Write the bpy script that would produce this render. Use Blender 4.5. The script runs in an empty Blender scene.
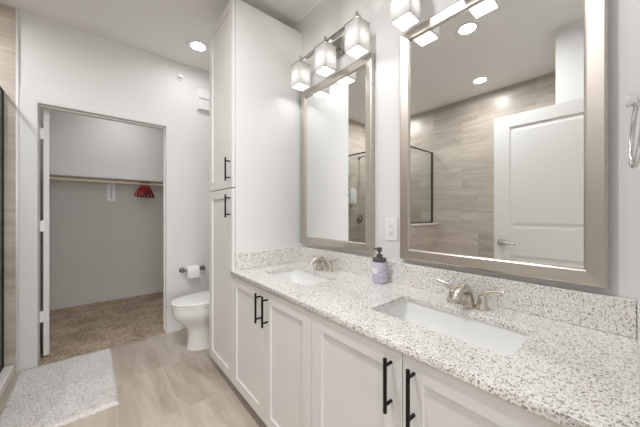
import bpy, bmesh, math, random
from mathutils import Vector, Matrix
PI = math.pi
sc = bpy.context.scene
COL = sc.collection

# ------------------------------------------------------------------ camera, world, light, exposure
cd = bpy.data.cameras.new('camera'); cam = bpy.data.objects.new('camera', cd); COL.objects.link(cam)
cam.location = (0, 0, 1.195)
cam.rotation_euler = (math.radians(90), 0, math.radians(-40.2))
cd.sensor_width = 36.0; cd.lens = 264.0/640*36.0; cd.clip_start = 0.01
sc.camera = cam
w = bpy.data.worlds.new('world'); sc.world = w; w.use_nodes = True
w.node_tree.nodes['Background'].inputs['Color'].default_value = (.97, .985, 1.0, 1)
w.node_tree.nodes['Background'].inputs['Strength'].default_value = 0.6
# added fill light, set at an invented window behind the entry doorway
wl = bpy.data.lights.new('doorway_fill', 'AREA'); wl.shape = 'RECTANGLE'; wl.size = 2.6; wl.size_y = 1.8
wl.energy = 105; wl.color = (.97, .985, 1.0)
wo = bpy.data.objects.new('doorway_fill', wl); COL.objects.link(wo); wo.visible_camera = True
wo.location = (.1, -3.84, 1.45); wo.rotation_euler = (math.radians(90), 0, 0)
W_TOILET = 2.4
W_VANITY = 17.5
W_RECESS = 5.5
W_SHOWER = 8.5
W_CLOSET = 4.8
SHADE_W = 1.5
SHADE_DOWN_W = 0.30
sc.view_settings.view_transform = 'Standard'; sc.view_settings.look = 'None'
sc.view_settings.gamma = 1.0; sc.view_settings.use_curve_mapping = False
sc.view_settings.exposure = 0.18
sc.cycles.use_denoising = True
sc.cycles.max_bounces = 10; sc.cycles.diffuse_bounces = 6; sc.cycles.glossy_bounces = 5
sc.cycles.transparent_max_bounces = 12; sc.cycles.transmission_bounces = 8
sc.cycles.sample_clamp_indirect = 4.0
sc.cycles.caustics_reflective = False; sc.cycles.caustics_refractive = False

# ------------------------------------------------------------------ materials
def new_mat(name):
    m = bpy.data.materials.new(name); m.use_nodes = True
    nt = m.node_tree
    return m, nt, nt.nodes['Principled BSDF']
def simple(name, col, rough=0.5, metal=0.0, **kw):
    m, nt, b = new_mat(name)
    b.inputs['Base Color'].default_value = (*col, 1)
    b.inputs['Roughness'].default_value = rough
    b.inputs['Metallic'].default_value = metal
    for k, v in kw.items():
        b.inputs[k.replace('_', ' ')].default_value = v
    return m
def N(nt, t, **props):
    n = nt.nodes.new(t)
    for k, v in props.items(): setattr(n, k, v)
    return n
def ramp(nt, stops, interp='LINEAR'):
    r = N(nt, 'ShaderNodeValToRGB'); cr = r.color_ramp; cr.interpolation = interp
    while len(cr.elements) < len(stops): cr.elements.new(0.5)
    for e, (p, c) in zip(cr.elements, stops):
        e.position = p; e.color = (*c, 1)
    return r
def paint(name, col, rough=0.6):
    m, nt, b = new_mat(name); L = nt.links
    b.inputs['Base Color'].default_value = (*col, 1); b.inputs['Roughness'].default_value = rough
    tc = N(nt, 'ShaderNodeTexCoord'); no = N(nt, 'ShaderNodeTexNoise'); bp = N(nt, 'ShaderNodeBump')
    no.inputs['Scale'].default_value = 140; no.inputs['Detail'].default_value = 2
    bp.inputs['Strength'].default_value = 0.06; bp.inputs['Distance'].default_value = 0.002
    L.new(tc.outputs['Object'], no.inputs['Vector']); L.new(no.outputs['Fac'], bp.inputs['Height'])
    L.new(bp.outputs['Normal'], b.inputs['Normal'])
    return m
def mathn(nt, op, a, b):
    n = N(nt, 'ShaderNodeMath', operation=op)
    for i, v in enumerate((a, b)):
        if isinstance(v, (int, float)): n.inputs[i].default_value = v
        else: nt.links.new(v, n.inputs[i])
    return n.outputs[0]
def tile_mat(name, ua, va, uo, vo, bw, rh, offset, c1, c2, grout, streak, rough, mortar=0.0018):
    """large stone-look tiles; ua/va: axes ('X','Y','Z') the tile length and tile height follow"""
    m, nt, b = new_mat(name); L = nt.links
    tc = N(nt, 'ShaderNodeTexCoord'); sp = N(nt, 'ShaderNodeSeparateXYZ'); L.new(tc.outputs['Object'], sp.inputs[0])
    u = mathn(nt, 'ADD', sp.outputs[ua], -uo + 20*bw); v = mathn(nt, 'ADD', sp.outputs[va], -vo + 20*rh)
    cb = N(nt, 'ShaderNodeCombineXYZ'); L.new(u, cb.inputs[0]); L.new(v, cb.inputs[1])
    br = N(nt, 'ShaderNodeTexBrick', offset=offset, offset_frequency=2, squash=1.0)
    br.inputs['Color1'].default_value = (0, 0, 0, 1); br.inputs['Color2'].default_value = (1, 1, 1, 1)
    br.inputs['Mortar'].default_value = (0.5, 0.5, 0.5, 1)
    br.inputs['Scale'].default_value = 1; br.inputs['Mortar Size'].default_value = mortar
    br.inputs['Mortar Smooth'].default_value = 0.1; br.inputs['Bias'].default_value = 0
    br.inputs['Brick Width'].default_value = bw; br.inputs['Row Height'].default_value = rh
    L.new(cb.outputs[0], br.inputs['Vector'])
    # veining that runs along the tile, shifted per tile
    us = mathn(nt, 'MULTIPLY', u, streak[0]); vs = mathn(nt, 'MULTIPLY', v, streak[1])
    cs = N(nt, 'ShaderNodeCombineXYZ'); L.new(us, cs.inputs[0]); L.new(vs, cs.inputs[1])
    L.new(mathn(nt, 'MULTIPLY', br.outputs['Color'], 9.0), cs.inputs[2])
    no = N(nt, 'ShaderNodeTexNoise'); no.inputs['Scale'].default_value = 1; no.inputs['Detail'].default_value = 5
    no.inputs['Roughness'].default_value = 0.6; no.inputs['Distortion'].default_value = 0.9
    L.new(cs.outputs[0], no.inputs['Vector'])
    f = mathn(nt, 'ADD', mathn(nt, 'MULTIPLY', no.outputs['Fac'], 1.0), mathn(nt, 'MULTIPLY', br.outputs['Color'], 0.22))
    r = ramp(nt, [(0.32, c1), (0.85, c2)]); L.new(f, r.inputs[0])
    mx = N(nt, 'ShaderNodeMix', data_type='RGBA'); L.new(br.outputs['Fac'], mx.inputs[0])
    L.new(r.outputs[0], mx.inputs[6]); mx.inputs[7].default_value = (*grout, 1)
    L.new(mx.outputs[2], b.inputs['Base Color']); b.inputs['Roughness'].default_value = rough
    bp = N(nt, 'ShaderNodeBump'); bp.inputs['Strength'].default_value = 0.25; bp.inputs['Distance'].default_value = 0.002; bp.invert = True
    L.new(br.outputs['Fac'], bp.inputs['Height']); L.new(bp.outputs['Normal'], b.inputs['Normal'])
    return m
def granite_mat():
    m, nt, b = new_mat('speckled_granite'); L = nt.links
    tc = N(nt, 'ShaderNodeTexCoord')
    def vor(scale):
        v = N(nt, 'ShaderNodeTexVoronoi'); v.inputs['Scale'].default_value = scale
        L.new(tc.outputs['Object'], v.inputs['Vector'])
        s = N(nt, 'ShaderNodeSeparateColor'); L.new(v.outputs['Color'], s.inputs[0]); return s.outputs[0]
    r1 = ramp(nt, [(0.0, (.90, .89, .875)), (0.50, (.80, .78, .75)), (0.70, (.66, .625, .585)), (0.83, (.50, .445, .395)), (0.92, (.33, .285, .25)), (0.978, (.17, .15, .14))], 'CONSTANT')
    L.new(vor(270), r1.inputs[0])
    r2 = ramp(nt, [(0.0, (1, 1, 1)), (0.80, (.72, .68, .64)), (0.92, (.48, .45, .43))], 'CONSTANT')
    L.new(vor(520), r2.inputs[0])
    mx = N(nt, 'ShaderNodeMix', data_type='RGBA', blend_type='MULTIPLY'); mx.inputs[0].default_value = 0.5
    L.new(r1.outputs[0], mx.inputs[6]); L.new(r2.outputs[0], mx.inputs[7])
    L.new(mx.outputs[2], b.inputs['Base Color']); b.inputs['Roughness'].default_value = 0.14; b.inputs['Specular IOR Level'].default_value = 0.8
    return m
def fibre_mat(name, c1, c2, scale, c0=None, big=3.0, bump=0.6):
    m, nt, b = new_mat(name); L = nt.links
    tc = N(nt, 'ShaderNodeTexCoord')
    a = N(nt, 'ShaderNodeTexNoise'); a.inputs['Scale'].default_value = scale; a.inputs['Detail'].default_value = 4
    a.inputs['Roughness'].default_value = 0.7
    g = N(nt, 'ShaderNodeTexNoise'); g.inputs['Scale'].default_value = big; g.inputs['Detail'].default_value = 3
    L.new(tc.outputs['Object'], a.inputs['Vector']); L.new(tc.outputs['Object'], g.inputs['Vector'])
    f = mathn(nt, 'ADD', mathn(nt, 'MULTIPLY', a.outputs['Fac'], 0.75), mathn(nt, 'MULTIPLY', g.outputs['Fac'], 0.25))
    r = ramp(nt, [(0.36, c1), (0.64, c2)]); L.new(f, r.inputs[0])
    L.new(r.outputs[0], b.inputs['Base Color']); b.inputs['Roughness'].default_value = 0.95
    b.inputs['Specular IOR Level'].default_value = 0.1
    bp = N(nt, 'ShaderNodeBump'); bp.inputs['Strength'].default_value = bump; bp.inputs['Distance'].default_value = 0.01
    L.new(a.outputs['Fac'], bp.inputs['Height']); L.new(bp.outputs['Normal'], b.inputs['Normal'])
    return m
def glass_mat():
    m = bpy.data.materials.new('clear_pane_glass'); m.use_nodes = True; nt = m.node_tree; L = nt.links
    nt.nodes.remove(nt.nodes['Principled BSDF']); out = nt.nodes['Material Output']
    lw = N(nt, 'ShaderNodeLayerWeight'); lw.inputs[0].default_value = 0.5
    fac = mathn(nt, 'ADD', mathn(nt, 'MULTIPLY', mathn(nt, 'POWER', lw.outputs['Facing'], 5.0), 0.9), 0.035)
    t = N(nt, 'ShaderNodeBsdfTransparent'); t.inputs[0].default_value = (.95, .965, .955, 1)
    g = N(nt, 'ShaderNodeBsdfGlossy'); g.inputs['Roughness'].default_value = 0.02
    mx = N(nt, 'ShaderNodeMixShader'); L.new(fac, mx.inputs[0]); L.new(t.outputs[0], mx.inputs[1]); L.new(g.outputs[0], mx.inputs[2])
    L.new(mx.outputs[0], out.inputs[0]); return m
def shade_mat():
    m = bpy.data.materials.new('frosted_white_glass'); m.use_nodes = True; nt = m.node_tree; L = nt.links
    nt.nodes.remove(nt.nodes['Principled BSDF']); out = nt.nodes['Material Output']
    t = N(nt, 'ShaderNodeBsdfTranslucent'); t.inputs[0].default_value = (.105, .103, .100, 1)
    d = N(nt, 'ShaderNodeBsdfDiffuse'); d.inputs[0].default_value = (.85, .84, .825, 1)
    mx = N(nt, 'ShaderNodeMixShader'); mx.inputs[0].default_value = 0.4
    L.new(t.outputs[0], mx.inputs[1]); L.new(d.outputs[0], mx.inputs[2]); L.new(mx.outputs[0], out.inputs[0]); return m
def emit(name, col, s):
    m, nt, b = new_mat(name)
    b.inputs['Base Color'].default_value = (*col, 1); b.inputs['Emission Color'].default_value = (*col, 1)
    b.inputs['Emission Strength'].default_value = s; return m

M = dict(
    wall=paint('grey_wall_paint', (.79, .785, .777)),
    trim=paint('white_trim_paint', (.79, .783, .77), 0.45),
    ceil=paint('ceiling_paint', (.85, .845, .83), 0.8),
    closet=paint('closet_paint', (.70, .675, .65), 0.8),
    cab=simple('white_cabinet_lacquer', (.83, .824, .81), 0.38),
    door=paint('white_door_paint', (.78, .775, .755), 0.4),
    granite=granite_mat(),
    floor=tile_mat('floor_tile', 'Y', 'X', 1.77, .09, .59, .30, 0.0, (.36, .295, .235), (.64, .575, .495), (.60, .55, .48), (1.6, 9.0), 0.32, 0.002),
    tile_y=tile_mat('shower_tile_along_side', 'Y', 'Z', .30, .03, .60, .30, 0.33, (.36, .315, .265), (.62, .56, .49), (.47, .42, .37), (1.3, 11.0), 0.3),
    tile_x=tile_mat('shower_tile_across', 'X', 'Z', -1.34, .03, .60, .30, 0.33, (.38, .33, .28), (.67, .60, .525), (.48, .43, .38), (1.3, 11.0), 0.3),
    carpet=fibre_mat('brown_carpet', (.19, .14, .10), (.66, .53, .415), 60, big=5),
    mat=fibre_mat('grey_shag', (.72, .665, .65), (.99, .955, .94), 110),
    nickel=simple('brushed_nickel_frame', (.56, .515, .465), 0.36, 1.0),
    fixture=simple('satin_chrome_fixture', (.50, .49, .475), 0.22, 1.0),
    nickel_v=simple('satin_nickel', (.66, .61, .54), 0.24, 1.0),
    chrome=simple('chrome', (.80, .80, .80), 0.12, 1.0),
    bronze=simple('dark_nickel', (.22, .195, .18), 0.28, 1.0),
    frame=simple('dark_bronze_frame', (.045, .038, .032), 0.35, 0.3),
    mirror=simple('mirror_silver', (.93, .935, .93), 0.0, 1.0),
    black=simple('matte_black_metal', (.008, .008, .008), 0.45, Specular_IOR_Level=0.25),
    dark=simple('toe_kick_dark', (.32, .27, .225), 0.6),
    ceramic=simple('white_porcelain', (.86, .86, .85), 0.08),
    seat=simple('white_seat_plastic', (.84, .84, .83), 0.2),
    plastic=simple('white_plastic', (.85, .85, .84), 0.35),
    paper=simple('white_tissue', (.88, .87, .86), 0.95),
    slot=simple('dark_slot', (.05, .05, .05), 0.5),
    pump=simple('charcoal_plastic', (.085, .08, .085), 0.4),
    lav=fibre_mat('lavender_soap_bottle', (.46, .445, .60), (.76, .745, .85), 70, big=20, bump=0.05),
    label=simple('white_label', (.85, .84, .86), 0.6),
    red=simple('red_plastic', (.24, .004, .009), 0.3),
    rod=simple('pale_wood_rod', (.80, .70, .54), 0.45),
    shelf=simple('white_melamine', (.74, .73, .71), 0.45),
    edge=simple('tile_edge_metal', (.75, .745, .72), 0.35, 0.6),
    glass=glass_mat(), shade=shade_mat(),
    lens=emit('led_lens', (1, .97, .92), 6.0),
)

# ------------------------------------------------------------------ mesh helpers
class MB:
    def __init__(s): s.b = bmesh.new()
    def box(s, x0, x1, y0, y1, z0, z1, bev=0.0):
        vs = [s.b.verts.new((x, y, z)) for z in (z0, z1) for x, y in ((x0, y0), (x1, y0), (x1, y1), (x0, y1))]
        fs = [s.b.faces.new([vs[i] for i in q]) for q in ((3, 2, 1, 0), (4, 5, 6, 7), (0, 1, 5, 4), (1, 2, 6, 5), (2, 3, 7, 6), (3, 0, 4, 7))]
        if bev > 0:
            es = list({e for f in fs for e in f.edges})
            bmesh.ops.bevel(s.b, geom=es, offset=bev, segments=2, profile=0.5, affect='EDGES')
        return s
    def loft(s, rings, cap0=True, cap1=True):
        rv = [[s.b.verts.new(p) for p in r] for r in rings]
        n = len(rv[0])
        for a, c in zip(rv, rv[1:]):
            for i in range(n):
                s.b.faces.new((a[i], a[(i+1) % n], c[(i+1) % n], c[i]))
        if cap0: s.b.faces.new(list(reversed(rv[0])))
        if cap1: s.b.faces.new(rv[-1])
        return s
    def tube(s, path, rad, seg=14, sx=1.0, caps=True):
        """round tube along a path; rad: number or list; sx widens the section along its first axis"""
        P = [Vector(p) for p in path]; R = rad if isinstance(rad, (list, tuple)) else [rad]*len(P)
        rings = []; up = None
        for i, p in enumerate(P):
            t = (P[min(i+1, len(P)-1)] - P[max(i-1, 0)]).normalized()
            if up is None:
                up = Vector((0, 0, 1)) if abs(t.z) < 0.9 else Vector((0, 1, 0))
            a = t.cross(up)
            if a.length < 1e-4: a = t.cross(Vector((1, 0, 0)))
            a.normalize(); b = a.cross(t).normalized(); up = b
            rings.append([p + (a*math.cos(k*2*PI/seg)*sx + b*math.sin(k*2*PI/seg))*R[i] for k in range(seg)])
        return s.loft(rings, caps, caps)
    def cyl(s, p0, p1, r0, r1=None, seg=24):
        return s.tube([p0, p1], [r0, r0 if r1 is None else r1], seg)
    def lathe(s, prof, c=(0, 0, 0), axis='Z', seg=32, caps=True):
        """profile of (radius, height) about an axis through c"""
        rings = []
        for r, h in prof:
            ring = []
            for k in range(seg):
                a = 2*PI*k/seg; u, v = max(r, 1e-4)*math.cos(a), max(r, 1e-4)*math.sin(a)
                q = {'Z': (u, v, h), '-Z': (u, -v, -h), 'X': (h, u, v), '-X': (-h, -u, v), 'Y': (-u, h, v), '-Y': (u, -h, v)}[axis]
                ring.append((c[0]+q[0], c[1]+q[1], c[2]+q[2]))
            rings.append(ring)
        return s.loft(rings, caps, caps)
    def build(s, name, mat, parent=None, smooth=None, bevel=0.0):
        """links ONE mesh object; coordinates are the world's, made local to the parent's location"""
        off = Vector((0, 0, 0)); q = parent
        while q is not None: off += Vector(q.location); q = q.parent
        bmesh.ops.translate(s.b, verts=s.b.verts, vec=-off)
        bmesh.ops.recalc_face_normals(s.b, faces=s.b.faces)
        me = bpy.data.meshes.new(name); s.b.to_mesh(me); s.b.free()
        o = bpy.data.objects.new(name, me); COL.objects.link(o); o.parent = parent
        me.materials.append(mat)
        if smooth is not None:
            me.polygons.foreach_set('use_smooth', [True]*len(me.polygons))
            try: me.set_sharp_from_angle(angle=math.radians(smooth))
            except Exception: pass
            o.modifiers.new('weighted', 'WEIGHTED_NORMAL').keep_sharp = True
        if bevel > 0:
            bm = o.modifiers.new('bevel', 'BEVEL'); bm.width = bevel; bm.segments = 2; bm.limit_method = 'ANGLE'
        return o
def tag(o, label=None, cat=None, group=None, kind=None):
    if label: o['label'] = label
    if cat: o['category'] = cat
    if group: o['group'] = group
    if kind: o['kind'] = kind
    return o
def thing(name, loc, label, cat, group=None, kind=None):
    o = bpy.data.objects.new(name, None); COL.objects.link(o); o.location = loc; o.empty_display_size = 0.05
    return tag(o, label, cat, group, kind)
def copy_tree(o, parent=None):
    c = o.copy(); COL.objects.link(c)
    if parent is not None: c.parent = parent
    for ch in [x for x in sc.objects if x.parent is o]: copy_tree(ch, c)
    return c
def box(name, mat, dims, parent=None, bev=0.0):
    return MB().box(*dims, bev=bev).build(name, mat, parent, None)
def struct(name, mat, boxes, label=None, cat=None, bev=0.0):
    m = MB()
    for d in boxes: m.box(*d, bev=bev)
    return tag(m.build(name, mat, None, None), label, cat, None, 'structure')
def rrect(cx, cy, hx, hy, r, z, n=6):
    pts = []
    for (sx, sy, a0) in ((1, 1, 0), (-1, 1, PI/2), (-1, -1, PI), (1, -1, 3*PI/2)):
        for k in range(n+1):
            a = a0 + PI/2*k/n
            pts.append((cx + sx*(hx-r) + r*math.cos(a), cy + sy*(hy-r) + r*math.sin(a), z))
    return pts

# ------------------------------------------------------------------ the room
H = 2.74
YB = 3.0          # back wall with the closet doorway
XV = 1.25         # vanity wall
XS = -1.34        # tiled long wall
YN = -0.03        # near wall with the entry doorway
YC = 4.63         # closet back wall
struct('floor', M['floor'], [(XS-.1, XV+.1, -.16, YB+.02, -.05, 0)], 'beige stone-look floor of long rectangular tiles', 'floor')
cg = MB()
nx, ny = 90, 70
random.seed(3)
vs = [[cg.b.verts.new((-.75+2.05*i/nx, YB+.02+(YC-YB-.02)*j/ny, .002 + (.010*random.random() if 0 < j < ny else 0))) for i in range(nx+1)] for j in range(ny+1)]
for j in range(ny):
    for i in range(nx): cg.b.faces.new((vs[j][i], vs[j][i+1], vs[j+1][i+1], vs[j+1][i]))
tag(cg.build('carpet', M['carpet'], None, 180), 'brown mottled carpet covering the closet floor', 'carpet', None, 'structure')
struct('floor_closet', M['dark'], [(-.8, 1.35, YB+.02, YC+.05, -.05, 0.0)], 'closet subfloor under the brown carpet', 'floor')
struct('ceiling', M['ceil'], [(XS-.1, XV+.1, -.16, YC+.1, H, H+.05)], 'plain off-white painted ceiling', 'ceiling')
struct('wall_vanity', M['wall'], [(XV, XV+.1, -.16, YB+.12, 0, H)], 'pale grey wall behind the mirrors and vanity', 'wall')
# closet doorway: X -.363 .. .536, up to 2.07
DX0, DX1, DZ = -.363, .536, 2.07
struct('wall_back', M['wall'], [(XS-.1, DX0, YB, YB+.12, 0, H), (DX1, XV, YB, YB+.12, 0, H), (DX0, DX1, YB, YB+.12, DZ, H)],
       'pale grey wall holding the closet doorway', 'wall')
struct('wall_shower_back', M['tile_x'], [(XS, -.466, YB-.010, YB, 0, H)], 'beige tiled end wall of the shower', 'wall')
struct('trim_tile_edge', M['edge'], [(-.466, -.452, YB-.012, YB, 0, H)], 'pale metal strip edging the shower tile', 'trim')
struct('wall_shower_side', M['tile_y'], [(XS-.1, XS, .415, YB, 0, H)], 'beige tiled long wall beyond the shower', 'wall')
struct('wall_near', M['wall'], [(.64, XV, YN-.12, YN, 0, H), (-.60, -.245, YN-.12, YN, 0, H), (-.245, .64, YN-.12, YN, 2.06, H)],
       'pale grey wall holding the entry doorway', 'wall')
struct('wall_recess', M['wall'], [(XS-.1, -.466, YN-.12, .415, 0, H)], 'white painted wall end behind the open entry door', 'wall')
struct('wall_knee', M['tile_x'], [(XS, -.47, 1.84, 2.00, 0, 1.035)], 'low tiled half wall at the end of the shower', 'wall')
struct('trim_ledge', M['granite'], [(XS, -.455, 1.825, 2.015, 1.035, 1.06)], 'stone ledge capping the tiled half wall', 'trim', 0.003)
struct('trim_curb', M['ceramic'], [(-.575, -.472, 2.00, YB-.012, 0, .065)], 'white curb along the shower floor', 'trim', 0.006)
# closet
struct('wall_closet_back', M['closet'], [(-.85, 1.4, YC, YC+.1, 0, H)], 'grey back wall of the closet', 'wall')
struct('wall_closet_left', M['closet'], [(-.85, -.75, YB+.12, YC, 0, H)], 'grey left wall of the closet', 'wall')
struct('wall_closet_right', M['closet'], [(1.3, 1.4, YB+.12, YC, 0, H)], 'grey right wall of the closet', 'wall')
struct('baseboard_closet', M['closet'], [(-.75, 1.3, YC-.014, YC, 0.0, .095), (1.286, 1.3, YB+.12, YC-.014, 0, .095), (-.75, -.736, YB+.12, YC-.014, 0, .095)],
       'grey baseboard round the closet', 'baseboard', 0.003)
struct('baseboard_back', M['trim'], [(.649, XV, YB-.012, YB, 0, .09)], 'white baseboard behind the toilet', 'baseboard', 0.003)
# casing and jamb of the closet doorway
struct('trim_closet_casing', M['wall'], [(DX0-.089, DX0, YB-.006, YB, 0, DZ+.09), (DX1, DX1+.112, YB-.006, YB, 0, DZ+.09), (DX0, DX1, YB-.006, YB, DZ, DZ+.09)],
       'flat white casing round the closet doorway', 'trim', 0.001)
struct('trim_closet_jamb', M['trim'], [(DX0, DX0+.008, YB-.004, YB+.12, 0, DZ), (DX1-.008, DX1, YB-.004, YB+.12, 0, DZ), (DX0+.008, DX1-.008, YB-.004, YB+.12, DZ-.008, DZ),
       (DX1-.02, DX1-.008, YB+.05, YB+.09, 0, DZ-.008), (DX0+.008, DX1-.02, YB+.05, YB+.09, DZ-.022, DZ-.008)],
       'white jamb lining the closet doorway', 'trim')
struct('trim_entry_jamb', M['trim'], [(.625, .64, YN-.12, YN, 0, 2.06), (-.245, -.235, YN-.12, YN, 0, 2.06), (-.235, .625, YN-.12, YN, 2.045, 2.06)],
       'white jamb lining the entry doorway', 'trim')

# unseen room behind the entry doorway, its window added to carry fill light
struct('floor_outer', M['carpet'], [(-2.6, 2.8, -3.8, -.16, -.05, 0)], 'carpeted floor of the room behind the entry doorway', 'floor')
struct('ceiling_outer', M['ceil'], [(-2.6, 2.8, -3.9, -.16, H, H+.05)], 'ceiling of the room behind the entry doorway', 'ceiling')
struct('wall_outer_left', M['wall'], [(-2.7, -2.6, -3.9, -.15, 0, H)], 'left wall of the room behind the entry doorway', 'wall')
struct('wall_outer_right', M['wall'], [(2.8, 2.9, -3.9, -.15, 0, H)], 'right wall of the room behind the entry doorway', 'wall')
struct('wall_outer_back', M['wall'], [(-2.6, -1.2, -3.9, -3.8, 0, H), (1.4, 2.8, -3.9, -3.8, 0, H), (-1.2, 1.4, -3.9, -3.8, 0, .55), (-1.2, 1.4, -3.9, -3.8, 2.35, H)], 'wall round the added window in the room behind the entry doorway', 'wall')
struct('wall_outer_front', M['wall'], [(XV+.1, 2.8, -.16, -.15, 0, H), (-2.6, XS-.1, -.16, -.15, 0, H)], 'wall either side of the bathroom, facing the outer room', 'wall')
struct('window_added', M['trim'], [(-1.2, -1.15, -3.83, -3.80, .55, 2.35), (1.35, 1.4, -3.83, -3.80, .55, 2.35), (.075, .125, -3.83, -3.80, .60, 2.30), (-1.15, 1.35, -3.83, -3.80, .55, .60), (-1.15, 1.35, -3.83, -3.80, 2.30, 2.35)],
       'added white window frame in the unseen room behind the entry doorway', 'window')

# ------------------------------------------------------------------ panelled doors
def panel_door(name, label, width, height, thick, mat, panels):
    """leaf along local +X from its hinge edge, thickness along local +Y; panels: (z0, z1) raised fields on both faces"""
    m = MB(); st = 0.115; z = 0.012
    rows = [z]
    for a, b in panels: rows += [a, b]
    rows += [height]
    m.box(0, st, 0, thick, z, height, 0.002); m.box(width-st, width, 0, thick, z, height, 0.002)
    for i in range(0, len(rows), 2): m.box(st, width-st, 0, thick, rows[i], rows[i+1])
    for a, b in panels:
        m.box(st, width-st, .009, thick-.009, a, b)
        for (y0, y1, s) in ((.009, .004, 1), (thick-.009, thick-.004, -1)):
            ins = .045
            r0 = [(st+.018, y0, a+.018), (width-st-.018, y0, a+.018), (width-st-.018, y0, b-.018), (st+.018, y0, b-.018)]
            r1 = [(st+ins, y1, a+ins), (width-st-ins, y1, a+ins), (width-st-ins, y1, b-ins), (st+ins, y1, b-ins)]
            m.loft([r0, r1], False, True)
    o = m.build(name, mat, None)
    return tag(o, label, 'door', None, 'structure')
# closet door, swung back into the closet
d2 = panel_door('door_closet', 'white closet door swung back into the closet', .86, 2.05, .035, M['door'], [(.22, .86), (1.08, 1.93)])
d2.location = (-.3015, YB+.125, 0.012); d2.rotation_euler = (0, 0, math.radians(97.5))
for hz in (.34, 1.08, 1.835):
    hb = MB().box(-.012, .004, .030, .054, hz-.045, hz+.045, .002)
    hb.cyl((-.008, .050, hz-.045), (-.008, .050, hz+.045), .005, seg=10)
    o = hb.build('hinge', M['plastic'], None); o.parent = d2
# entry door, standing open at right angles to the near wall, seen only in the big mirror
d1 = panel_door('door_entry', 'white two-panel entry door standing open, seen in the mirror', .76, 2.03, .035, M['door'], [(.20, .845), (1.075, 1.93)])
d1.location = (-.215, .03, 0.0); d1.rotation_euler = (0, 0, math.radians(90))
lv = MB()
lv.lathe([(.030, 0), (.030, .006), (.024, .012), (.011, .014), (.011, .045)], (.70, 0, .946), '-Y', 24)
lv.tube([(.70, -.045, .946), (.68, -.052, .946), (.64, -.052, .944), (.59, -.050, .94)], [.011, .010, .009, .007], 12)
o = lv.build('lever_handle', M['fixture'], None, 40); o.parent = d1
lv = MB()
lv.lathe([(.030, 0), (.030, .006), (.024, .012), (.011, .014), (.011, .045)], (.70, .035, .946), 'Y', 24)
lv.tube([(.70, .080, .946), (.68, .087, .946), (.64, .087, .944), (.59, .085, .94)], [.011, .010, .009, .007], 12)
o = lv.build('lever_handle', M['fixture'], None, 40); o.parent = d1

# ------------------------------------------------------------------ cabinets
XD = .68          # front plane of all doors
def shaker_door(parent, y0, y1, z0, z1):
    m = MB(); f = .062; t = .02
    m.box(XD, XD+t, y0, y0+f, z0, z1, .0012); m.box(XD, XD+t, y1-f, y1, z0, z1, .0012)
    m.box(XD, XD+t, y0+f, y1-f, z0, z0+f); m.box(XD, XD+t, y0+f, y1-f, z1-f, z1)
    m.box(XD+.009, XD+t-.001, y0+f-.001, y1-f+.001, z0+f-.001, z1-f+.001)
    return m.build('door', M['cab'], parent)
def bar_handle(parent, y, z0, z1):
    x = XD-.032
    m = MB(); m.cyl((x, y, z0), (x, y, z1), .0058, seg=14)
    for z in (z0+.022, z1-.022): m.cyl((XD-.0005, y, z), (x, y, z), .0048, seg=12)
    return m.build('handle', M['black'], parent, 40)
# tall linen cabinet
TY0, TY1 = 1.70, 2.162
t = thing('linen_cabinet', (.95, (TY0+TY1)/2, 0), 'tall white linen cabinet rising beside the toilet', 'cabinet')
b = MB()
b.box(.703, XV-.001, TY0, TY0+.018, .075, 2.63, .001); b.box(.703, XV-.001, TY1-.018, TY1, .075, 2.63, .001)
b.box(.703, XV-.001, TY0+.018, TY1-.018, 2.612, 2.63); b.box(.703, XV-.001, TY0+.018, TY1-.018, .075, .095)
b.box(XV-.012, XV-.001, TY0+.018, TY1-.018, .095, 2.612); b.box(.715, XV-.012, TY0+.018, TY1-.018, 1.357, 1.375)
b.build('body', M['cab'], t)
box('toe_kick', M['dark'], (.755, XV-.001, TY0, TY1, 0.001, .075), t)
dl = shaker_door(t, TY0+.002, TY1-.002, .08, 1.3625); bar_handle(dl, TY0+.036, 1.168, 1.322)
du = shaker_door(t, TY0+.002, TY1-.002, 1.3695, 2.625); bar_handle(du, TY0+.036, 1.412, 1.566)
# vanity cabinet
VY0, VY1, ZT = YN+.001, 1.699, .794
t = thing('vanity_cabinet', (.95, (VY0+VY1)/2, 0), 'long white double vanity cabinet under the granite worktop', 'cabinet')
b = MB()
for y in (VY0, .838, VY1-.018): b.box(.703, XV-.001, y, y+.018, .075, ZT)
b.box(.703, XV-.001, VY0+.018, .838, .075, .093); b.box(.703, XV-.001, .856, VY1-.018, .075, .093)
b.box(XV-.012, XV-.001, VY0+.018, .838, .093, ZT); b.box(XV-.012, XV-.001, .856, VY1-.018, .093, ZT)
b.box(.703, .720, VY0+.018, .838, .73, ZT); b.box(.703, .720, .856, VY1-.018, .73, ZT)
b.build('body', M['cab'], t)
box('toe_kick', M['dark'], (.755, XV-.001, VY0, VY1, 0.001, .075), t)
edges = [VY1, 1.264, .859, .433, -.006]
for k in range(4):
    y1, y0 = edges[k]-.0015, edges[k+1]+.0015
    d = shaker_door(t, y0, y1, .08, .788)
    hy = y0+.036 if k % 2 == 0 else y1-.036
    bar_handle(d, hy, .608, .768)

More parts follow.
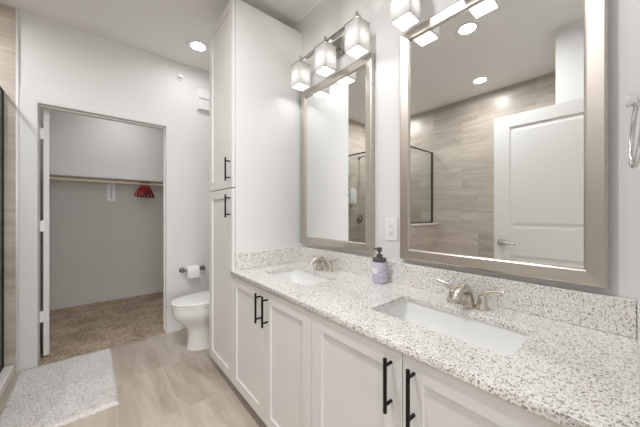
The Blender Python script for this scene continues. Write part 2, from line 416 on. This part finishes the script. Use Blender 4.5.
# ------------------------------------------------------------------ granite worktop with two cut-outs
SINKS = (1.327, .437)
SX, SHX, SHY = .956, .132, .233
def slab_with_holes():
    cu = bpy.data.curves.new('slab', 'CURVE'); cu.dimensions = '2D'; cu.fill_mode = 'BOTH'
    loops = [[(.668, YN+.001), (XV-.001, YN+.001), (XV-.001, 1.699), (.668, 1.699)]]
    for sy in SINKS: loops.append([(p[0], p[1]) for p in rrect(SX, sy, SHX, SHY, .022, 0)])
    for lp in loops:
        s = cu.splines.new('POLY'); s.points.add(len(lp)-1); s.use_cyclic_u = True
        for q, p in zip(s.points, lp): q.co = (p[0], p[1], 0, 1)
    cu.extrude = .0125 - .0012; cu.bevel_depth = .0012; cu.bevel_resolution = 1; cu.offset = -.0012
    o = bpy.data.objects.new('slab', cu); COL.objects.link(o)
    bpy.context.view_layer.update()
    me = bpy.data.meshes.new_from_object(o.evaluated_get(bpy.context.evaluated_depsgraph_get()))
    bpy.data.objects.remove(o); bpy.data.curves.remove(cu)
    return me
ct = thing('countertop', (.95, .84, .79), 'speckled light granite worktop with two sink cutouts', 'countertop')
me = slab_with_holes(); me.materials.clear(); me.materials.append(M['granite'])
me.transform(Matrix.Translation((-.95, -.84, .0175)))
slab = bpy.data.objects.new('slab', me); COL.objects.link(slab); slab.parent = ct
box('backsplash', M['granite'], (XV-.021, XV-.001, YN+.022, 1.679, .8205, .935), ct, .002)
box('side_splash', M['granite'], (.698, XV-.001, 1.679, 1.699, .8205, .935), ct, .002)
box('side_splash', M['granite'], (.698, XV-.001, YN+.001, YN+.021, .8205, .935), ct, .002)

# ------------------------------------------------------------------ sinks and faucets
def make_sink(sy):
    t = thing('sink', (SX, sy, .66), '', 'sink', 'undermount sinks in the vanity')
    m = MB(); rings = []
    ox = .008
    for (dx, dy, r, z) in ((.022, .022, .03, .795), (.022, .022, .03, .788), (.016, .016, .04, .74), (.0, .0, .05, .69), (-.03, -.03, .06, .655), (-.07, -.07, .05, .645), (-.09, -.11, .03, .644)):
        rings.append(rrect(SX, sy, SHX+dx, SHY+dy, r, z))
    inner = []
    for (dx, dy, r, z) in ((.006, .006, .028, .795), (.004, .004, .03, .785), (.000, .000, .038, .75), (-.012, -.014, .05, .70), (-.034, -.038, .055, .668), (-.07, -.08, .045, .658), (-.105, -.14, .02, .656)):
        inner.append(rrect(SX, sy, SHX+dx, SHY+dy, r, z))
    m.loft(list(reversed(rings)) + inner, True, True)
    m.build('basin', M['ceramic'], t, 50)
    MB().lathe([(.026, .0), (.026, .003), (.020, .004), (.016, .002), (.008, .0035), (.0, .004)], (SX, sy, .6565), 'Z', 24).build('drain', M['chrome'], t, 40)
    return t
s1 = make_sink(SINKS[0]); s2 = copy_tree(s1); s2.location.y = SINKS[1]
s1['label'] = 'white undermount sink nearer the tall linen cabinet'
s2['label'] = 'white undermount sink below the large mirror'
def make_faucet(sy):
    x0, z0 = 1.160, .8203
    t = thing('faucet', (x0, sy, z0), '', 'faucet', 'nickel faucets on the worktop')
    path = [(x0+.004, sy, z0+.0005), (x0+.004, sy, z0+.008), (x0+.002, sy, z0+.03), (x0-.004, sy, z0+.052), (x0-.022, sy, z0+.070), (x0-.050, sy, z0+.077), (x0-.080, sy, z0+.071), (x0-.103, sy, z0+.057), (x0-.110, sy, z0+.046)]
    MB().tube(path, [.030, .0275, .025, .023, .021, .019, .0175, .0155, .0135], 20).build('spout', M['nickel_v'], t, 50)
    for s in (1, -1):
        y = sy + s*.056
        m = MB()
        m.lathe([(.0265, 0), (.0265, .005), (.0215, .012), (.0172, .028), (.0165, .040), (.013, .050), (.006, .054)], (x0, y, z0+.0005), 'Z', 24)
        h = m.build('handle', M['nickel_v'], t, 50)
        lev = [(x0, y-s*.004, z0+.044), (x0-.002, y+s*.010, z0+.062), (x0-.004, y+s*.030, z0+.073), (x0-.006, y+s*.055, z0+.079), (x0-.008, y+s*.075, z0+.081)]
        MB().tube(lev, [.0135, .0105, .0075, .0055, .0035], 12).build('lever', M['nickel_v'], h, 50)
    return t
f1 = make_faucet(SINKS[0]+.004); f2 = copy_tree(f1); f2.location.y = SINKS[1]
f1['label'] = 'satin nickel faucet at the sink nearer the linen cabinet'
f2['label'] = 'satin nickel two-lever faucet below the large mirror'

# ------------------------------------------------------------------ soap dispenser
bx, by, bz = 1.168, .884, .8203
t = thing('soap_dispenser', (bx, by, bz), 'lavender soap bottle with charcoal pump standing between the sinks', 'soap dispenser')
MB().lathe([(.026, 0), (.033, .003), (.0375, .014), (.0385, .03), (.0385, .095), (.036, .108), (.034, .118)], (bx, by, bz), 'Z', 32).build('bottle', M['lav'], t, 40)
MB().lathe([(.036, .116), (.0375, .118), (.0375, .132), (.035, .135), (.015, .136)], (bx, by, bz), 'Z', 32).build('collar', M['pump'], t, 40)
m = MB(); m.lathe([(.0165, .136), (.0165, .153), (.014, .155), (.006, .156), (.006, .168), (.013, .169), (.013, .188), (.010, .192)], (bx, by, bz), 'Z', 24)
m.tube([(bx-.004, by+.004, bz+.183), (bx-.014, by+.020, bz+.184), (bx-.016, by+.023, bz+.181)], [.006, .0045, .004], 10)
m.build('pump', M['pump'], t, 40)
m = MB(); rows = []
for j in range(9):
    z = bz+.052+.034*j/8; span = math.sin(PI*(j+.6)/9.2)
    row = [m.b.verts.new((bx+.0392*math.cos(a), by+.0392*math.sin(a), z)) for a in [math.radians(168) + span*math.radians(42)*(i/10-.5)*2 for i in range(11)]]
    rows.append(row)
for r0, r1 in zip(rows, rows[1:]):
    for i in range(10): m.b.faces.new((r0[i], r0[i+1], r1[i+1], r1[i]))
o = m.build('decal', M['label'], t, 180); sd = o.modifiers.new('solid', 'SOLIDIFY'); sd.thickness = .0006; sd.offset = 0
o['label'] = 'white leaf-shaped label'

# ------------------------------------------------------------------ framed mirrors
def make_mirror(yc, half, z0, z1):
    t = thing('framed_mirror', (XV, yc, z0), '', 'mirror', 'framed mirrors above the vanity')
    prof = [(0, .001), (0, .026), (.002, .031), (.008, .034), (.047, .028), (.052, .025), (.055, .018), (.056, .001)]
    cor = [(yc-half, z0, 1, 1), (yc+half, z0, -1, 1), (yc+half, z1, -1, -1), (yc-half, z1, 1, -1)]
    rings = [[(XV-h, y+sy*d, z+sz*d) for d, h in prof] for y, z, sy, sz in cor]
    m = MB(); m.loft(rings + [rings[0]], False, False)
    bmesh.ops.remove_doubles(m.b, verts=m.b.verts, dist=1e-5)
    m.build('frame', M['nickel'], t, None)
    box('glass', M['mirror'], (XV-.018, XV-.004, yc-half+.050, yc+half-.050, z0+.050, z1-.050), t)
    return t
m1 = make_mirror(1.327, .350, .963, 2.135)
m1['label'] = 'framed mirror beside the tall linen cabinet'
m2 = make_mirror(.421, .372, .958, 2.135)
m2['label'] = 'large framed mirror nearest the towel ring'

# ------------------------------------------------------------------ three-shade vanity lights
def make_sconce(yc):
    x, zt = 1.137, 2.272
    t = thing('vanity_light', (XV, yc, 2.29), '', 'light fixture', 'three-shade lights above the mirrors')
    box('wall_plate', M['fixture'], (XV-.022, XV-.001, yc-.058, yc+.058, 2.247, 2.363), t, .004)
    m = MB(); m.box(x+.010, XV-.022, yc-.011, yc+.011, 2.294, 2.316, .002); m.build('arm', M['fixture'], t, 40)
    box('bar', M['fixture'], (x-.009, x+.009, yc-.30, yc+.30, 2.294, 2.316), t, .002)
    for k in (1, 0, -1):
        y = yc + .274*k
        m = MB()
        for s in (1, -1):
            m.box(x+s*.0495-.0035, x+s*.0495+.0035, y-.053, y+.053, zt, zt+.005); m.box(x-.046, x+.046, y+s*.0495-.0035, y+s*.0495+.0035, zt, zt+.005)
        m.box(x-.046, x+.046, y-.005, y+.005, zt, zt+.004); m.cyl((x, y, zt), (x, y, zt+.018), .016)
        m.cyl((x, y, 2.316), (x, y, 2.345), .0095, seg=14); m.cyl((x, y, zt-.03), (x, y, zt), .017)
        cp = m.build('shade_holder', M['fixture'], t, 40)
        h = .051; g = .004; z0 = zt-.150
        out = [rrect(x, y, h, h, .004, zt-.0005, 3), rrect(x, y, h, h, .004, z0+.003, 3), rrect(x, y, h-.003, h-.003, .004, z0, 3)]
        m = MB(); m.loft(out, False, True); m.build('shade', M['shade'], t, 40)
        ld = bpy.data.lights.new('bulb', 'POINT'); ld.energy = SHADE_W; ld.color = (1, .975, .94); ld.shadow_soft_size = .018
        lo = bpy.data.objects.new('bulb', ld); COL.objects.link(lo); lo.parent = t; lo.visible_camera = True
        lo.location = (x-XV, y-yc, zt-.085-2.29)
        ld = bpy.data.lights.new('bulb_downward', 'AREA'); ld.shape = 'SQUARE'; ld.size = .088; ld.spread = math.radians(142); ld.energy = SHADE_DOWN_W; ld.color = (1, .985, .96)
        lo = bpy.data.objects.new('bulb_downward', ld); COL.objects.link(lo); lo.parent = t; lo.visible_camera = True
        lo.location = (x-XV, y-yc, z0-.003-2.29)
    return t
v1 = make_sconce(1.291); v1['label'] = 'three-shade chrome light above the mirror by the linen cabinet'
v2 = copy_tree(v1); v2.location.y = .433; v2['label'] = 'three-shade chrome light above the large mirror, cut off by the photo top'

# ------------------------------------------------------------------ recessed ceiling lights
def make_downlight(x, y):
    t = thing('recessed_light', (x, y, H), '', 'ceiling light', 'recessed ceiling lights')
    MB().lathe([(.062, 0.0005), (.062, .004), (.068, .007), (.094, .005), (.098, .0005)], (x, y, H), '-Z', 40).build('trim_ring', M['plastic'], t, 40)
    MB().lathe([(.0615, .0006), (.0615, .002), (.05, .003), (0, .0032)], (x, y, H), '-Z', 40).build('lens', M['lens'], t, 40)
    ld = bpy.data.lights.new('led', 'AREA'); ld.shape = 'DISK'; ld.size = .118; ld.spread = math.radians(172); ld.energy = W_TOILET; ld.color = (.98, .99, 1)
    lo = bpy.data.objects.new('led', ld); COL.objects.link(lo); lo.parent = t; lo.visible_camera = True; lo.location = (0, 0, -.0045)
    return t
c1 = make_downlight(.713, 2.589); c1['label'] = 'recessed ceiling light near the toilet'
c2 = copy_tree(c1); c2.location = (.10, .89, H); c2['label'] = 'recessed ceiling light reflected higher in the large mirror'
c3 = copy_tree(c1); c3.location = (-.93, 1.14, H); c3['label'] = 'recessed ceiling light reflected above the tiled wall in the large mirror'
c4 = copy_tree(c1); c4.location = (-.93, 2.45, H); c4['label'] = 'recessed ceiling light over the shower behind its glass screen'
c5 = copy_tree(c1); c5.location = (.25, 4.10, H); 
c5['label'] = 'recessed ceiling light inside the closet'
for lamp, watts in ((c2, W_VANITY), (c3, W_RECESS), (c4, W_SHOWER), (c5, W_CLOSET)):
    for ch in [o for o in sc.objects if o.parent is lamp and o.type == 'LIGHT']:
        ch.data = ch.data.copy(); ch.data.energy = watts

# ------------------------------------------------------------------ wall outlet
oy, oz = .862, 1.107
t = thing('wall_outlet', (XV, oy, oz), 'white outlet plate on the wall between the mirrors', 'outlet')
box('plate', M['plastic'], (XV-.006, XV-.0005, oy-.040, oy+.040, oz-.062, oz+.062), t, .002)
box('socket_face', M['seat'], (XV-.009, XV-.006, oy-.0165, oy+.0165, oz-.034, oz+.034), t, .001)
for s in (1, -1):
    m = MB()
    for dy in (.006, -.006): m.box(XV-.0094, XV-.0088, oy+dy-.001, oy+dy+.001, oz+s*.020-.004, oz+s*.020+.004)
    m.cyl((XV-.0094, oy, oz+s*.020-.009), (XV-.0088, oy, oz+s*.020-.009), .0022, seg=10)
    tag(m.build('socket_slots', M['slot'], t), kind='stuff')
box('test_button', M['label'], (XV-.0105, XV-.009, oy-.007, oy-.001, oz-.003, oz+.003), t)
box('test_button', M['label'], (XV-.0105, XV-.009, oy+.001, oy+.007, oz-.003, oz+.003), t)

# ------------------------------------------------------------------ towel ring on the near wall
tx, tz = 1.00, 1.470
t = thing('towel_ring', (tx, YN, tz), 'chrome towel ring at the right edge by the large mirror', 'towel ring')
m = MB(); m.box(tx-.022, tx+.022, YN+.0005, YN+.010, tz-.022, tz+.022, .003); m.box(tx-.013, tx+.013, YN+.010, YN+.040, tz-.012, tz+.013, .003)
m.build('mount', M['chrome'], t, 40)
R = .082; m = MB(); pts = []
for k in range(49):
    a = 2*PI*k/48
    lx = R*math.sin(a); lz = R*math.cos(a)-R
    pts.append((tx + lx*math.cos(.10), YN+.019 + lx*math.sin(.10) - lz*.05, tz + lz + .004))
m.tube(pts, .005, 12, caps=False)
bmesh.ops.remove_doubles(m.b, verts=m.b.verts, dist=2e-4)
m.build('ring', M['chrome'], t, 60)

# ------------------------------------------------------------------ toilet
TYC = 2.525
t = thing('toilet', (.88, TYC, 0), 'white elongated toilet beyond the tall linen cabinet', 'toilet')
def egg(xf, xb, hw, z, n=40, p=2.3):
    """egg outline, narrow front at xf, blunt back at xb"""
    pts = []; xc = xf + (xb-xf)*.56
    for k in range(n):
        a = 2*PI*k/n; c, s = math.cos(a), math.sin(a)
        L = (xc-xf) if c > 0 else (xb-xc)
        pw = 2.1 if c > 0 else 2.9
        q = (abs(c)**pw + abs(s)**pw)**(-1/pw)
        pts.append((xc - L*c*q, TYC + hw*s*q, z))
    return pts
m = MB()
m.loft([egg(.600, 1.06, .118, 0.001), egg(.598, 1.06, .120, .012), egg(.606, 1.05, .112, .03), egg(.612, 1.05, .108, .12), egg(.604, 1.05, .112, .18), egg(.575, 1.05, .130, .225),
        egg(.528, 1.05, .158, .270), egg(.500, 1.05, .177, .305), egg(.488, 1.05, .185, .335), egg(.486, 1.05, .186, .385), egg(.490, 1.05, .183, .392),
        egg(.525, 1.0, .150, .392), egg(.545, .97, .130, .36), egg(.60, .93, .09, .27), egg(.66, .88, .05, .22)])
m.box(.98, 1.235, TYC-.10, TYC+.10, .10, .385, .02)
m.build('bowl', M['ceramic'], t, 50)
m = MB(); m.loft([egg(.482, 1.02, .187, .393), egg(.480, 1.02, .189, .400), egg(.480, 1.02, .189, .408), egg(.486, 1.02, .185, .413)])
m.build('seat', M['seat'], t, 50)
m = MB(); m.loft([egg(.482, 1.025, .188, .4145), egg(.478, 1.025, .191, .419), egg(.478, 1.025, .191, .427), egg(.486, 1.02, .185, .434), egg(.56, .98, .13, .439), egg(.68, .9, .05, .441)])
m.build('lid', M['seat'], t, 50)
for s in (1, -1): MB().cyl((1.02, TYC+s*.075-.02, .405), (1.02, TYC+s*.075+.02, .405), .012).build('lid_hinge', M['seat'], t, 40)
m = MB(); m.loft([rrect(1.135, TYC, .090, .185, .03, .386), rrect(1.133, TYC, .100, .205, .03, .44), rrect(1.132, TYC, .105, .215, .03, .75)])
m.build('tank', M['ceramic'], t, 40)
m = MB(); m.loft([rrect(1.132, TYC, .108, .218, .03, .7505), rrect(1.132, TYC, .112, .222, .03, .756), rrect(1.132, TYC, .112, .222, .03, .778), rrect(1.132, TYC, .104, .214, .03, .786)])
m.build('tank_lid', M['ceramic'], t, 40)
m = MB(); m.cyl((1.028, TYC+.15, .69), (1.010, TYC+.15, .69), .012); m.tube([(1.010, TYC+.155, .69), (1.008, TYC+.10, .686), (1.008, TYC+.075, .684)], [.007, .006, .005], 10)
m.build('flush_lever', M['chrome'], t, 40)

# ------------------------------------------------------------------ toilet paper and holder
px0, px1, pz = .668, .868, .612
t = thing('toilet_paper_holder', (.768, YB, pz), 'dark nickel paper holder on the wall beside the closet doorway', 'paper holder')
for x in (px0, px1):
    m = MB(); m.lathe([(.025, .0005), (.025, .006), (.018, .012), (.009, .016), (.009, .055)], (x, YB, pz), '-Y', 24)
    m.lathe([(.006, -.016), (.015, -.012), (.017, 0), (.015, .012), (.006, .016)], (x, YB-.064, pz), 'X', 20)
    m.build('post', M['bronze'], t, 40)
MB().cyl((px0+.010, YB-.064, pz), (px1-.010, YB-.064, pz), .0065, seg=14).build('bar', M['bronze'], t, 40)
m = MB()
rc = (.754, YB-.064, pz-.012)
m.lathe([(.0195, -.056), (.055, -.056), (.057, -.054), (.057, .054), (.055, .056), (.0195, .056), (.0195, -.056)], rc, 'X', 40, caps=False)
r_ = thing('toilet_paper_roll', rc, 'white toilet paper roll hanging on the dark holder', 'toilet paper')
m.build('paper', M['paper'], r_, 40)
m = MB(); ring = []
m.box(rc[0]-.054, rc[0]+.054, rc[1]-.0580, rc[1]-.0565, rc[2]-.060, rc[2]+.004, .0004)
m.build('loose_sheet', M['paper'], r_)

# ------------------------------------------------------------------ sprinkler and chime on the back wall
t = thing('fire_sprinkler', (.652, YB, 2.595), 'white round sprinkler head high on the back wall', 'sprinkler')
MB().lathe([(.036, .0005), (.036, .004), (.030, .009), (.016, .011), (.012, .012)], (.652, YB, 2.595), '-Y', 28).build('escutcheon', M['plastic'], t, 40)
m = MB(); m.cyl((.652, YB-.010, 2.595), (.652, YB-.030, 2.595), .007); m.box(.640, .664, YB-.036, YB-.030, 2.589, 2.601, .001)
m.build('deflector', M['bronze'], t, 40)
t = thing('chime_box', (.905, YB, 2.41), 'white wall box high on the back wall beside the linen cabinet', 'chime')
box('base', M['plastic'], (.815, .995, YB-.020, YB-.0005, 2.300, 2.525), t, .004)
box('cover', M['seat'], (.822, .988, YB-.042, YB-.020, 2.425, 2.518), t, .006)
box('cover', M['seat'], (.822, .988, YB-.042, YB-.020, 2.306, 2.415), t, .006)

# ------------------------------------------------------------------ closet shelf, rod, bracket, hangers
ZS = 1.645; RY, RZ = 4.365, 1.606
tag(box('closet_shelf', M['shelf'], (-.749, 1.299, 4.325, YC-.001, ZS, ZS+.018), None, .001), 'long pale shelf across the closet back wall', 'shelf')
m = MB(); m.cyl((-.749, RY, RZ), (1.299, RY, RZ), .016, seg=20)
tag(m.build('closet_rod', M['rod'], None, 40), 'pale wooden hanging rod under the closet shelf', 'rod')
bxx = .150
t = thing('shelf_bracket', (bxx, YC, 1.36), 'white metal bracket holding up the closet shelf and rod', 'bracket')
m = MB(); m.box(bxx-.045, bxx+.045, YC-.006, YC-.0005, 1.365, ZS-.001, .001); m.build('wall_plate', M['plastic'], t, 40)
m = MB(); m.box(bxx-.008, bxx+.008, 4.335, YC-.006, ZS-.010, ZS-.0005)
m.tube([(bxx, YC-.008, 1.40), (bxx, 4.48, 1.50), (bxx, 4.385, 1.580)], .008, 10)
m.tube([(bxx, RY+.026, RZ+.010), (bxx, RY+.022, RZ-.014), (bxx, RY, RZ-.0235), (bxx, RY-.022, RZ-.014), (bxx, RY-.0265, RZ+.012)], .006, 10)
m.tube([(bxx, RY+.026, RZ+.010), (bxx, RY+.026, ZS-.006)], .006, 10)
m.build('arm', M['plastic'], t, 40)
def make_hanger():
    t = thing('coat_hanger', (.5, RY, RZ+.018), '', 'hanger', 'red hangers bunched on the closet rod')
    o = Vector((.5, RY, RZ+.0213))
    def P(y, z): return (o.x, o.y+y, o.z+z)
    hk = [P(.021*math.sin(a), -.021+.021*math.cos(a)) for a in [math.radians(g) for g in range(-95, 171, 15)]]
    hk = hk + [P(.000, -.052), P(0, -.068)]
    MB().tube(hk, .0046, 8).build('hook', M['red'], t, 60)
    m = MB()
    arc = []
    for k in range(-8, 9):
        u = k/8; arc.append(P(.185*u, -.066 - .112*abs(u)**1.15))
    m.tube(arc, .0085, 10)
    m.tube([P(-.185, -.178), P(-.193, -.190), P(-.182, -.202), P(0, -.204), P(.182, -.202), P(.193, -.190), P(.185, -.178)], .0075, 10)
    m.tube([P(0, -.068), P(0, -.090)], .006, 8)
    m.build('body', M['red'], t, 60)
    return t
h0 = make_hanger()
NH = 6
ords = ['leftmost of the red hangers on the closet rod', 'second red hanger from the left on the closet rod', 'third red hanger from the left on the closet rod',
        'fourth red hanger from the left on the closet rod', 'fifth red hanger from the left on the closet rod', 'rightmost of the red hangers on the closet rod']
for i in range(NH):
    h = h0 if i == 0 else copy_tree(h0)
    h.location.x = .462 + .019*i
    h.rotation_euler = (0, 0, math.radians(-26 + (0, 2, -1, 1, -2, 0)[i]))
    h['label'] = ords[i]

# ------------------------------------------------------------------ shower screens and fittings
XG = -.530
t = thing('shower_screen', (XG, 2.5, .066), 'black-framed clear glass shower screen along the white curb', 'shower screen')
m = MB(); y0, y1, z0, z1 = 2.018, YB-.0125, .066, 2.10
m.box(XG-.008, XG+.008, y1-.022, y1, z0, z1, .002); m.box(XG-.008, XG+.008, y0, y0+.022, z0, z1, .002)
m.box(XG-.008, XG+.008, y0+.022, y1-.022, z1-.016, z1, .002); m.box(XG-.008, XG+.008, y0+.022, y1-.022, z0, z0+.02, .002)
m.build('frame', M['black'], t, 40)
box('pane', M['glass'], (XG-.004, XG+.004, y0+.020, y1-.020, z0+.018, z1-.014), t)
m = MB(); m.cyl((XG+.035, 2.16, .95), (XG+.035, 2.16, 1.25), .007)
for z in (.97, 1.23): m.cyl((XG+.004, 2.16, z), (XG+.035, 2.16, z), .006)
m.build('pull_handle', M['black'], t, 40)
t = thing('glass_panel', (-.9, 1.92, 1.06), 'fixed glass panel standing on the tiled half wall, seen in the mirror', 'shower screen')
m = MB(); x0, x1, z0, z1 = XS+.001, -.548, 1.0605, 2.10
m.box(x0, x0+.014, 1.908, 1.932, z0, z1, .002); m.box(x1-.014, x1, 1.908, 1.932, z0, z1, .002)
m.box(x0+.014, x1-.014, 1.908, 1.932, z1-.014, z1, .002); m.box(x0+.014, x1-.014, 1.908, 1.932, z0, z0+.014, .002)
m.build('frame', M['frame'], t, 40)
box('pane', M['glass'], (x0+.012, x1-.012, 1.916, 1.924, z0+.012, z1-.012), t)
YT = YB-.010
t = thing('overhead_shower', (-.93, YT, 2.12), 'nickel shower head on the tiled end wall, seen in the small mirror', 'shower head')
m = MB(); m.lathe([(.028, .0005), (.028, .005), (.012, .010)], (-.93, YT, 2.13), '-Y', 24)
m.tube([(-.93, YT-.004, 2.13), (-.93, YT-.08, 2.15), (-.93, YT-.15, 2.13), (-.93, YT-.18, 2.10)], .009, 12)
m.build('arm', M['bronze'], t, 40)
m = MB(); m.tube([(-.93, YT-.178, 2.105), (-.93, YT-.192, 2.085), (-.93, YT-.205, 2.062), (-.93, YT-.210, 2.054)], [.011, .015, .030, .030], 24); m.build('spray_face', M['bronze'], t, 40)
t = thing('shower_valve', (-.94, YT, 1.10), 'round nickel shower valve on the tiled end wall', 'shower valve')
MB().lathe([(.078, .0005), (.078, .004), (.070, .010), (.03, .014)], (-.94, YT, 1.10), '-Y', 32).build('escutcheon', M['fixture'], t, 40)
m = MB(); m.lathe([(.03, .012), (.03, .045), (.024, .055)], (-.94, YT, 1.10), '-Y', 24); m.tube([(-.94, YT-.045, 1.10), (-.90, YT-.055, 1.09), (-.855, YT-.055, 1.085)], [.012, .010, .008], 12)
m.build('lever', M['fixture'], t, 40)
t = thing('shower_dispenser', (-.70, YT, 1.34), 'white wall dispenser hung beside the shower valve', 'dispenser')
m = MB(); m.loft([rrect(-.70, YT-.050, .065, .048, .03, 1.345), rrect(-.70, YT-.050, .075, .049, .03, 1.37), rrect(-.70, YT-.050, .075, .049, .03, 1.56), rrect(-.70, YT-.045, .065, .043, .03, 1.60)])
m.build('body', M['plastic'], t, 50)
box('pump_bar', M['seat'], (-.735, -.665, YT-.112, YT-.1, 1.36, 1.43), t, .004)

# ------------------------------------------------------------------ bath mat
random.seed(11)
mx0, mx1, my0, my1 = -.268, .268, -.44, .44
m = MB(); nx, ny = 150, 240
vs = []
for j in range(ny+1):
    row = []
    for i in range(nx+1):
        u, v = i/nx, j/ny
        e = min(u, 1-u, v*1.6, (1-v)*1.6); ed = min(1, e/.03)
        z = .004 + ed*(.010 + .013*random.random()**1.5)
        x = mx0+(mx1-mx0)*u + random.uniform(-.003, .003); y = my0+(my1-my0)*v + random.uniform(-.003, .003)
        if i in (0, nx) or j in (0, ny): z = .0015
        row.append(m.b.verts.new((x, y, z)))
    vs.append(row)
for j in range(ny):
    for i in range(nx): m.b.faces.new((vs[j][i], vs[j][i+1], vs[j+1][i+1], vs[j+1][i]))
ring = [vs[0][i] for i in range(nx+1)] + [vs[j][nx] for j in range(1, ny+1)] + [vs[ny][i] for i in range(nx-1, -1, -1)] + [vs[j][0] for j in range(ny-1, 0, -1)]
low = [m.b.verts.new((v.co.x, v.co.y, 0.0006)) for v in ring]
for i in range(len(ring)):
    k = (i+1) % len(ring); m.b.faces.new((ring[i], low[i], low[k], ring[k]))
m.b.faces.new(low)
o = m.build('bath_mat', M['mat'], None, 180)
o.location = (-.168, 2.51, 0); o.rotation_euler = (0, 0, math.radians(1.0))
tag(o, 'pale grey shaggy bath mat lying before the closet doorway', 'bath mat')
